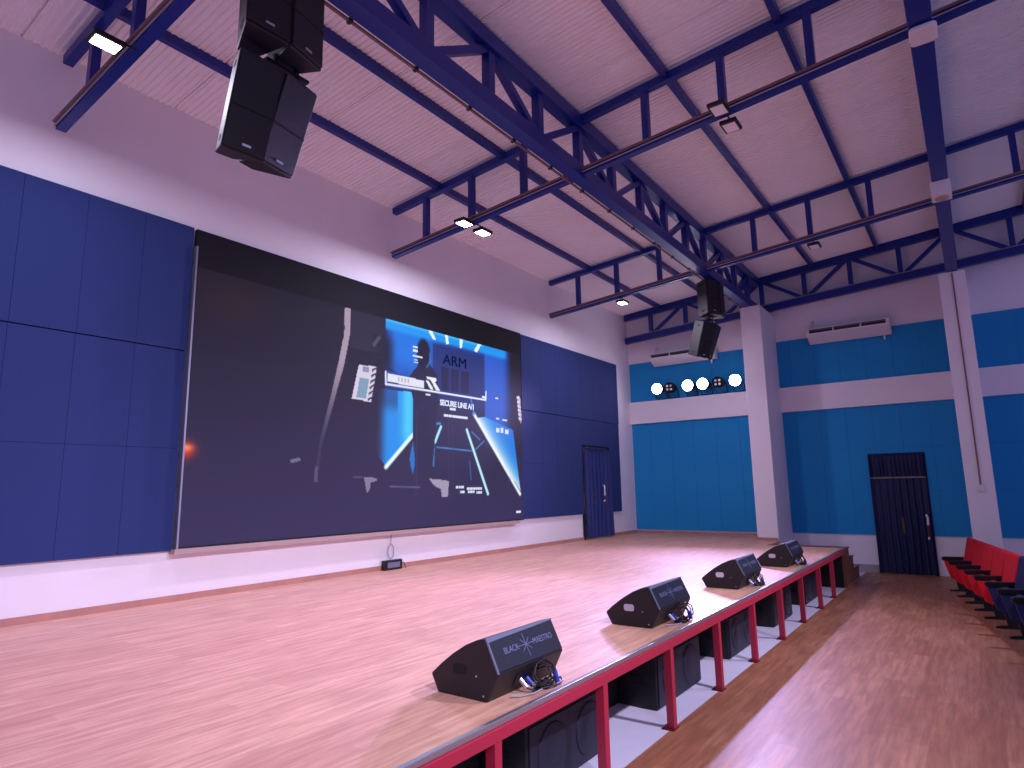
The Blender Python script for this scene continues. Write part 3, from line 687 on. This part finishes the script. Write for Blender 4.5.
par(6.60, False, 'unlit four cell stage lamp, left one of the two dark lamps on the beam')
par(6.07, True, 'lit stage lamp, second bright one from the left on the beam')
par(5.66, True, 'lit stage lamp, third bright one from the left on the beam')
par(5.26, False, 'unlit four cell stage lamp, right one of the two dark lamps on the beam')
par(4.80, True, 'lit stage lamp nearest the white pillar, rightmost on the beam')

# ------------------------------------------------------------------ hanging loudspeaker clusters
def cabinet(cx, cy, zt, yaw, tilt, label, group):
    """trapezoid cabinet, local +Y is the front; top of its front at zt"""
    t = thing('hanging_loudspeaker', (cx, cy, zt), label, 'loudspeaker', group)
    w, h, d, wb = 0.362, 0.752, 0.38, 0.15
    R = Matrix.Rotation(math.radians(yaw), 4, 'Z') @ Matrix.Rotation(math.radians(-tilt), 4, 'X')
    O = Vector((cx, cy, zt))
    P = lambda x, y, z: O + R @ Vector((x, y, z))          # y = 0 front plane, -y back
    b = MB(); b.prism([(-w/2, -0.02), (w/2, -0.02), (wb/2, -d), (-wb/2, -d)], lambda u, v, k: P(u, v, -h + h*k))
    b.build('cabinet', M['black_side'], t, bevel=0.01)
    g = MB(); g.prism([(-w/2 + 0.012, -h + 0.02), (w/2 - 0.012, -h + 0.02), (w/2 - 0.012, -0.02), (-w/2 + 0.012, -0.02)], lambda u, v, k: P(u, -0.02 + 0.022*k, v))
    g.build('grille', M['grille_back'], t, bevel=0.008)
    MB().prism([(-w/2 + 0.012, -h*0.56), (w/2 - 0.012, -h*0.56), (w/2 - 0.012, -h*0.545), (-w/2 + 0.012, -h*0.545)], lambda u, v, k: P(u, 0.0 + 0.006*k, v)).build('grille_bar', M['black_matt'], t)
    MB().prism([(-0.035, -h + 0.06), (0.035, -h + 0.06), (0.035, -h + 0.078), (-0.035, -h + 0.078)], lambda u, v, k: P(u, 0.001 + 0.006*k, v)).build('badge', M['silver'], t)
    for s in (-1, 1):
        for z in (-0.09, -h + 0.09):
            k0 = Vector((s*(w/2 - 0.036), -0.18, z))
            pl = [(-0.05, -0.018), (0.05, -0.018), (0.05, 0.018), (-0.05, 0.018)]
            sl = (w/2 - wb/2)/(d - 0.02)
            MB().prism(pl, lambda u, v, k: P(s*(w/2 - sl*(0.16 - u) + 0.004*k), -0.18 + u, z + v)).build('side_handle', M['black_matt'], t)
    return t
def bracket(parent_label, x, y, z0, z1, where):
    t = thing('rigging_frame', (x, y, z0), parent_label, 'rigging')
    for a in (-0.1, 0.1):
        MB().beam((x + a, y, z0), (x + a, y, z1), 0.03, 0.03).build('link', M['dark_plastic'], t)
    MB().box(x - 0.2, x + 0.2, y - 0.04, y + 0.04, (z0+z1)/2 - 0.012, (z0+z1)/2 + 0.012).build('crossbar', M['dark_plastic'], t)
for nm, cx, cy, zu, zl, dy, tilt, yaw, spl in (('near', 2.636, 4.038, 6.258, 5.307, 0.047, 19.4, 3.2, 8.0), ('far', 13.02, 4.022, 6.30, 5.372, 0.10, 20.5, -10.5, 13.0)):
    place = 'of the near cluster at the top of the photo' if nm == 'near' else 'of the far cluster below the truss end'
    grp = nm + ' hanging loudspeakers'
    sep = 0.184*math.cos(math.radians(spl)); ca, sa = math.cos(math.radians(yaw)), math.sin(math.radians(yaw))
    for s, side in ((1, 'left'), (-1, 'right')):
        cabinet(cx - s*sep*ca, cy - s*sep*sa, zu, yaw + 180 - s*spl, 0, 'upper %s black loudspeaker %s' % (side, place), grp)
        cabinet(cx - s*sep*ca, cy + dy - s*sep*sa, zl, yaw + 180 - s*spl, tilt, 'lower %s tilted black loudspeaker %s' % (side, place), grp)
    bracket('dark rigging links between loudspeakers ' + place, cx + 0.12, cy + 0.22, zl + 0.03, zu - 0.72, nm)

# ------------------------------------------------------------------ stage monitors with their cables
def monitor(x, w, label):
    t = thing('stage_monitor', (x, 2.7, ZS), label, 'stage monitor', 'black wedge monitors along the stage edge')
    Q = [(2.92, 0.0), (2.52, 0.0), (2.437, 0.165), (2.535, 0.365), (2.61, 0.345), (2.70, 0.305), (2.80, 0.245), (2.90, 0.172), (2.978, 0.106)]
    MB().prism(Q, lambda u, v, k: (x + w*k, u, ZS + v)).build('cabinet', M['black_side'], t, bevel=0.012)
    n = Vector((0, -0.2, 0.098)).normalized(); a = Vector((0, 2.437, ZS + 0.165)); b = Vector((0, 2.535, ZS + 0.365))
    nn = Vector((0, -(b.z - a.z), b.y - a.y)).normalized()
    def F(u, s, d): return Vector((x + u*w, 0, 0)) + a + (b - a)*s + nn*d
    MB().prism([(0.02, 0.05), (0.98, 0.05), (0.98, 0.97), (0.02, 0.97)], lambda u, v, k: F(u, v, 0.001 + 0.008*k)).build('grille', M['grille'], t, bevel=0.004)
    MB().prism([(0.0, 0.02), (0.016, 0.02), (0.016, 1.0), (0.0, 1.0)], lambda u, v, k: F(u, v, 0.001 + 0.010*k)).build('edge_strip', M['grey_lid'], t)
    MB().prism([(0.016, 0.86), (0.2, 0.885), (0.45, 0.90), (0.7, 0.92), (0.985, 0.95), (0.985, 0.995), (0.016, 0.995)], lambda u, v, k: F(u, v, 0.002 + 0.009*k)).build('top_band', M['grey_lid'], t)
    ang = math.atan2(b.z - a.z, b.y - a.y)
    L = WL[t.name]
    for s, body in ((0.27, 'BLACK'), (0.74, 'MAESTRO')):
        p = F(s, 0.52, 0.010); text('logo_text', body, t, M['white_mark'], (p.x - L[0], p.y - L[1], p.z - L[2]), 0.054, (ang, 0, 0), 0.0006, sx=0.95)
    g = MB()
    for (u0, s0, u1, s1) in ((0.49, 0.16, 0.47, 0.84), (0.42, 0.36, 0.545, 0.68), (0.545, 0.36, 0.42, 0.68), (0.36, 0.52, 0.60, 0.52)):
        g.beam(F(u0, s0, 0.0105), F(u1, s1, 0.0105), 0.004, 0.002, nn)
    g.build('logo_star', M['white_mark'], t)
    MB().prism(rr(2.735, 0.165, 0.05, 0.03, 0.02, 3), lambda u, v, k: (x - 0.003 + 0.004*k, u, ZS + v)).build('side_handle', M['black_matt'] if x < 4 else M['handle_hole_lit'], t)
    MB().lathe([(0.007, 0), (0.005, 0.006)], (x - 0.001, 2.60, ZS + 0.14), (-1, 0, 0), 8).build('screw', M['silver'], t)
    MB().lathe([(0.007, 0), (0.005, 0.006)], (x - 0.001, 2.545, ZS + 0.035), (-1, 0, 0), 8).build('screw', M['silver'], t)
    # connector plate on the sloped face above the floor
    a2 = Vector((0, 2.52, ZS)); b2 = Vector((0, 2.437, ZS + 0.165)); n2 = Vector((0, -(b2.z - a2.z), b2.y - a2.y)).normalized()
    def G(u, s, d): return Vector((x + u*w, 0, 0)) + a2 + (b2 - a2)*s + n2*d
    MB().prism([(0.30, 0.30), (0.66, 0.30), (0.66, 0.75), (0.30, 0.75)], lambda u, v, k: G(u, v, 0.001 + 0.006*k)).build('connector_plate', M['dark_plastic'], t)
    return t, G
def cables(x, w, label, seed, G):
    rnd = random.Random(seed)
    t = thing('speaker_cable', (x + w*0.6, 2.40, ZS), label, 'cable', 'cable tangles beside the monitors')
    z = ZS + 0.008
    m = MB(); cx, cy = x + w*0.60, 2.395
    for loop in range(6):
        pts = []; rx, ry = rnd.uniform(0.08, 0.15), rnd.uniform(0.035, 0.06); ox, oy = rnd.uniform(-0.06, 0.08), rnd.uniform(-0.012, 0.02); a0 = rnd.uniform(0, 6)
        for i in range(22):
            a = a0 + i*2*math.pi/19
            pts.append((cx + ox + rx*math.cos(a), cy + oy + ry*math.sin(a)*(0.6 if loop > 2 else 1), z + 0.008*loop + 0.02*rnd.random()*(i % 3 == 0) + (max(0, 0.07*math.sin(a) + 0.045) if loop > 2 else 0)))
        m.tube(pts, 0.006, 6)
    m.build('coil', M['cable'], t, smooth=True)
    for u, s, mat in ((0.36, 0.55, M['silver']), (0.46, 0.5, M['cable_blue'])):
        p = G(u, s, 0.0); q = G(u + 0.02, s - 0.15, 0.07)
        MB().tube([p + (q - p)*0.12, q], 0.015, 10).build('plug', mat, t)
        pts = [q, q + Vector((0.03, -0.03, -0.02)), Vector((cx - 0.05, cy + 0.01, z + 0.012)), Vector((cx + 0.02, cy - 0.02, z + 0.01))]
        MB().tube(pts, 0.006, 6).build('lead', M['cable'], t)
    q = Vector((cx + 0.10, cy - 0.01, z + 0.07))
    MB().tube([q, q + Vector((0.012, -0.01, -0.065))], 0.017, 10).build('plug', M['cable_blue'], t)
    MB().tube([G(0.62, 0.6, 0.0), G(0.62, 0.9, 0.05), q + Vector((-0.03, 0.01, 0.04)), q], 0.006, 6).build('lead', M['cable'], t)
    MB().tube([(cx - 0.02, cy - 0.015, z), (cx - 0.16, cy - 0.02, z), (cx - 0.26, cy + 0.02, z), (cx - 0.30, cy + 0.06, z + 0.004)], 0.006, 6).build('tail', M['cable_grey'], t)
for x, w, nm, cn in ((3.165, 0.745, 'nearest black wedge monitor on the stage edge, closest to the camera', 'nearest monitor'), (5.55, 0.78, 'second black wedge monitor from the camera on the stage edge', 'second monitor'),
                 (8.12, 0.79, 'third black wedge monitor from the camera on the stage edge', 'third monitor'), (10.62, 0.80, 'farthest black wedge monitor, near the stage end', 'farthest monitor')):
    _, G = monitor(x, w, nm)
    cables(x, w, 'tangle of black cable with blue plugs lying at the ' + cn, int(x*10), G)

# ------------------------------------------------------------------ subwoofers under the stage
def sub(x0, x1, label):
    t = thing('subwoofer', ((x0+x1)/2, 2.75, 0), label, 'subwoofer', 'black subwoofers under the stage')
    h = 0.47
    MB().box(x0, x1, 2.565, 2.955, 0.0, h).build('cabinet', M['black'], t, bevel=0.012)
    MB().box(x0 + 0.02, x1 - 0.02, 2.552, 2.566, 0.02, h - 0.02).build('grille', M['grille'], t, bevel=0.004)
    for k in (0.27, 0.73):
        MB().lathe([(0.19, 0.0), (0.175, 0.008), (0.09, 0.003), (0.06, 0.010)], (x0 + (x1 - x0)*k, 2.553, h/2), (0, -1, 0), 28).build('cone_rim', M['grille'], t, smooth=True)
    for s, xx in ((-1, x0), (1, x1)):
        MB().box(xx - 0.006, xx + 0.006, 2.70, 2.82, 0.20, 0.28).build('side_handle', M['black_matt'], t)
for a, b, nm in ((3.63, 4.715, 'nearest the camera, under the nearest monitor'), (5.70, 6.80, 'second from the camera'), (7.76, 8.80, 'third from the camera'), (9.78, 10.85, 'fourth from the camera'), (11.78, 12.82, 'farthest from the camera')):
    sub(a, b, 'black subwoofer box under the stage front, ' + nm)
sub(1.55, 2.62, 'black subwoofer box under the stage front at the bottom edge of the photo')

# ------------------------------------------------------------------ small unit with cable on the stage by the screen
t = thing('power_unit', (7.47, 7.9, ZS), 'small black box with label standing at the back wall below the big screen', 'electrical box')
MB().box(7.27, 7.66, 7.86, 7.94, ZS, ZS + 0.155).build('case', M['dark_plastic'], t, bevel=0.006)
MB().box(7.33, 7.60, 7.853, 7.861, ZS + 0.035, ZS + 0.12).build('label_plate', M['grey_lid'], t)
MB().tube([(7.66, 7.90, ZS + 0.08), (7.71, 7.88, ZS + 0.10), (7.73, 7.87, ZS + 0.03), (7.74, 7.87, ZS + 0.008)], 0.008, 6).build('lead', M['cable'], t)
pts = [(7.47, 7.93, 1.30), (7.47, 7.94, 1.14)]
for i in range(15):
    a = math.pi/2 - i*2*math.pi/14
    pts.append((7.475 + 0.065*math.cos(a), 7.94, 1.025 + 0.115*math.sin(a)))
tag(MB().tube(pts, 0.006, 6).build('hanging_cable', M['cable_grey'], smooth=True), 'thin grey looped cable hanging down the back wall above the small black box', 'cable')

# ------------------------------------------------------------------ conduit and switch box on the right hand pillar
t = thing('wall_conduit', (15.48, -0.03, 1.8), 'thin vertical conduit ending in a small white box on the right pillar', 'conduit')
MB().tube([(15.485, -0.03, 6.25), (15.485, -0.03, 1.92)], 0.013, 8).build('pipe', M['conduit'], t)
MB().box(15.455, 15.5, -0.085, 0.025, 1.80, 1.94).build('switch_box', M['white_plastic'], t, bevel=0.006)

# ------------------------------------------------------------------ front row of tip-up seats
u = Vector((0.9814, 0.1919, 0)); v = Vector((-0.1919, 0.9814, 0))
def make_seat(fab, name_label, both):
    t = thing('auditorium_seat', (0, 0, 0), name_label, 'seat', 'front row seats')
    # backrest: padded slab, reclined
    prof = [(-0.06, 0.42), (0.01, 0.44), (-0.06, 0.72), (-0.115, 0.955), (-0.145, 0.985), (-0.185, 0.975), (-0.19, 0.94), (-0.13, 0.62)]
    MB().prism(prof, lambda p, q, k: (-0.305 + 0.61*k, p, q)).build('backrest', fab, t, bevel=0.03, world=False, segs=3)
    MB().prism([(-0.13, 0.36), (-0.192, 0.93), (-0.212, 0.92), (-0.17, 0.36)], lambda p, q, k: (-0.29 + 0.58*k, p, q)).build('back_shell', M['dark_plastic'], t, world=False)
    # tipped-up cushion
    MB().prism([(0.03, 0.30), (0.10, 0.28), (0.15, 0.52), (0.12, 0.56), (0.05, 0.56)], lambda p, q, k: (-0.285 + 0.57*k, p, q)).build('cushion', fab, t, bevel=0.025, world=False, segs=3)
    for s in ((1, -1) if both else (1,)):
        xc = s*0.334
        MB().prism([(-0.18, 0.55), (0.275, 0.55), (0.265, 0.48), (0.20, 0.24), (0.12, 0.20), (0.0, 0.24), (-0.14, 0.38)], lambda p, q, k: (xc - 0.03 + 0.06*k, p, q)).build('side_panel', fab, t, bevel=0.012, world=False)
        MB().prism([(-0.16, 0.53), (0.16, 0.53), (0.10, 0.26), (-0.02, 0.27)], lambda p, q, k: (xc - 0.036 + 0.072*k, p, q)).build('side_cover', M['dark_plastic'], t, bevel=0.006, world=False)
        MB().prism([(-0.20, 0.545), (0.29, 0.545), (0.31, 0.575), (0.305, 0.605), (0.27, 0.62), (-0.20, 0.62)], lambda p, q, k: (xc - 0.038 + 0.076*k, p, q)).build('armrest', M['dark_plastic'], t, bevel=0.01, world=False)
        MB().prism([(-0.02, 0.02), (0.10, 0.02), (0.13, 0.25), (-0.02, 0.27)], lambda p, q, k: (xc - 0.02 + 0.04*k, p, q)).build('leg', M['dark_plastic'], t, world=False)
        MB().prism([(-0.12, 0.0), (0.24, 0.0), (0.235, 0.02), (0.12, 0.035), (-0.11, 0.03)], lambda p, q, k: (xc - 0.035 + 0.07*k, p, q)).build('foot', M['dark_plastic'], t, world=False)
    return t
def place_seat(t, i):
    front = Vector((14.66 - 0.6667*i, 0.71 - 0.1255*i, 0))
    o = front - u*0.334 - v*0.30
    t.location = o; t.rotation_euler = (0, 0, math.atan2(u.y, u.x))
RED = ['red tip-up seat at the far end of the front row, nearest the wall', 'second red tip-up seat from the far end of the front row', 'middle red tip-up seat of the five in the front row', 'fourth red tip-up seat from the far end of the front row', 'nearest red tip-up seat, next to the navy ones']
BLU = ['navy tip-up seat right next to the last red one', 'navy tip-up seat, second from the red ones', 'navy tip-up seat, third from the red ones at the right photo edge', 'navy tip-up seat at the near end of the front row']
def retag(c, lab): c['label'] = lab; return c
r0 = make_seat(M['red_seat'], RED[0], False); place_seat(r0, 0)
for i in range(1, 5): place_seat(retag(copy_tree(r0), RED[i]), i)
b0 = make_seat(M['blue_seat'], BLU[0], False); place_seat(b0, 5)
for i in range(1, 3): place_seat(retag(copy_tree(b0), BLU[i]), 5 + i)
b1 = make_seat(M['blue_seat'], BLU[3], True); place_seat(b1, 8)
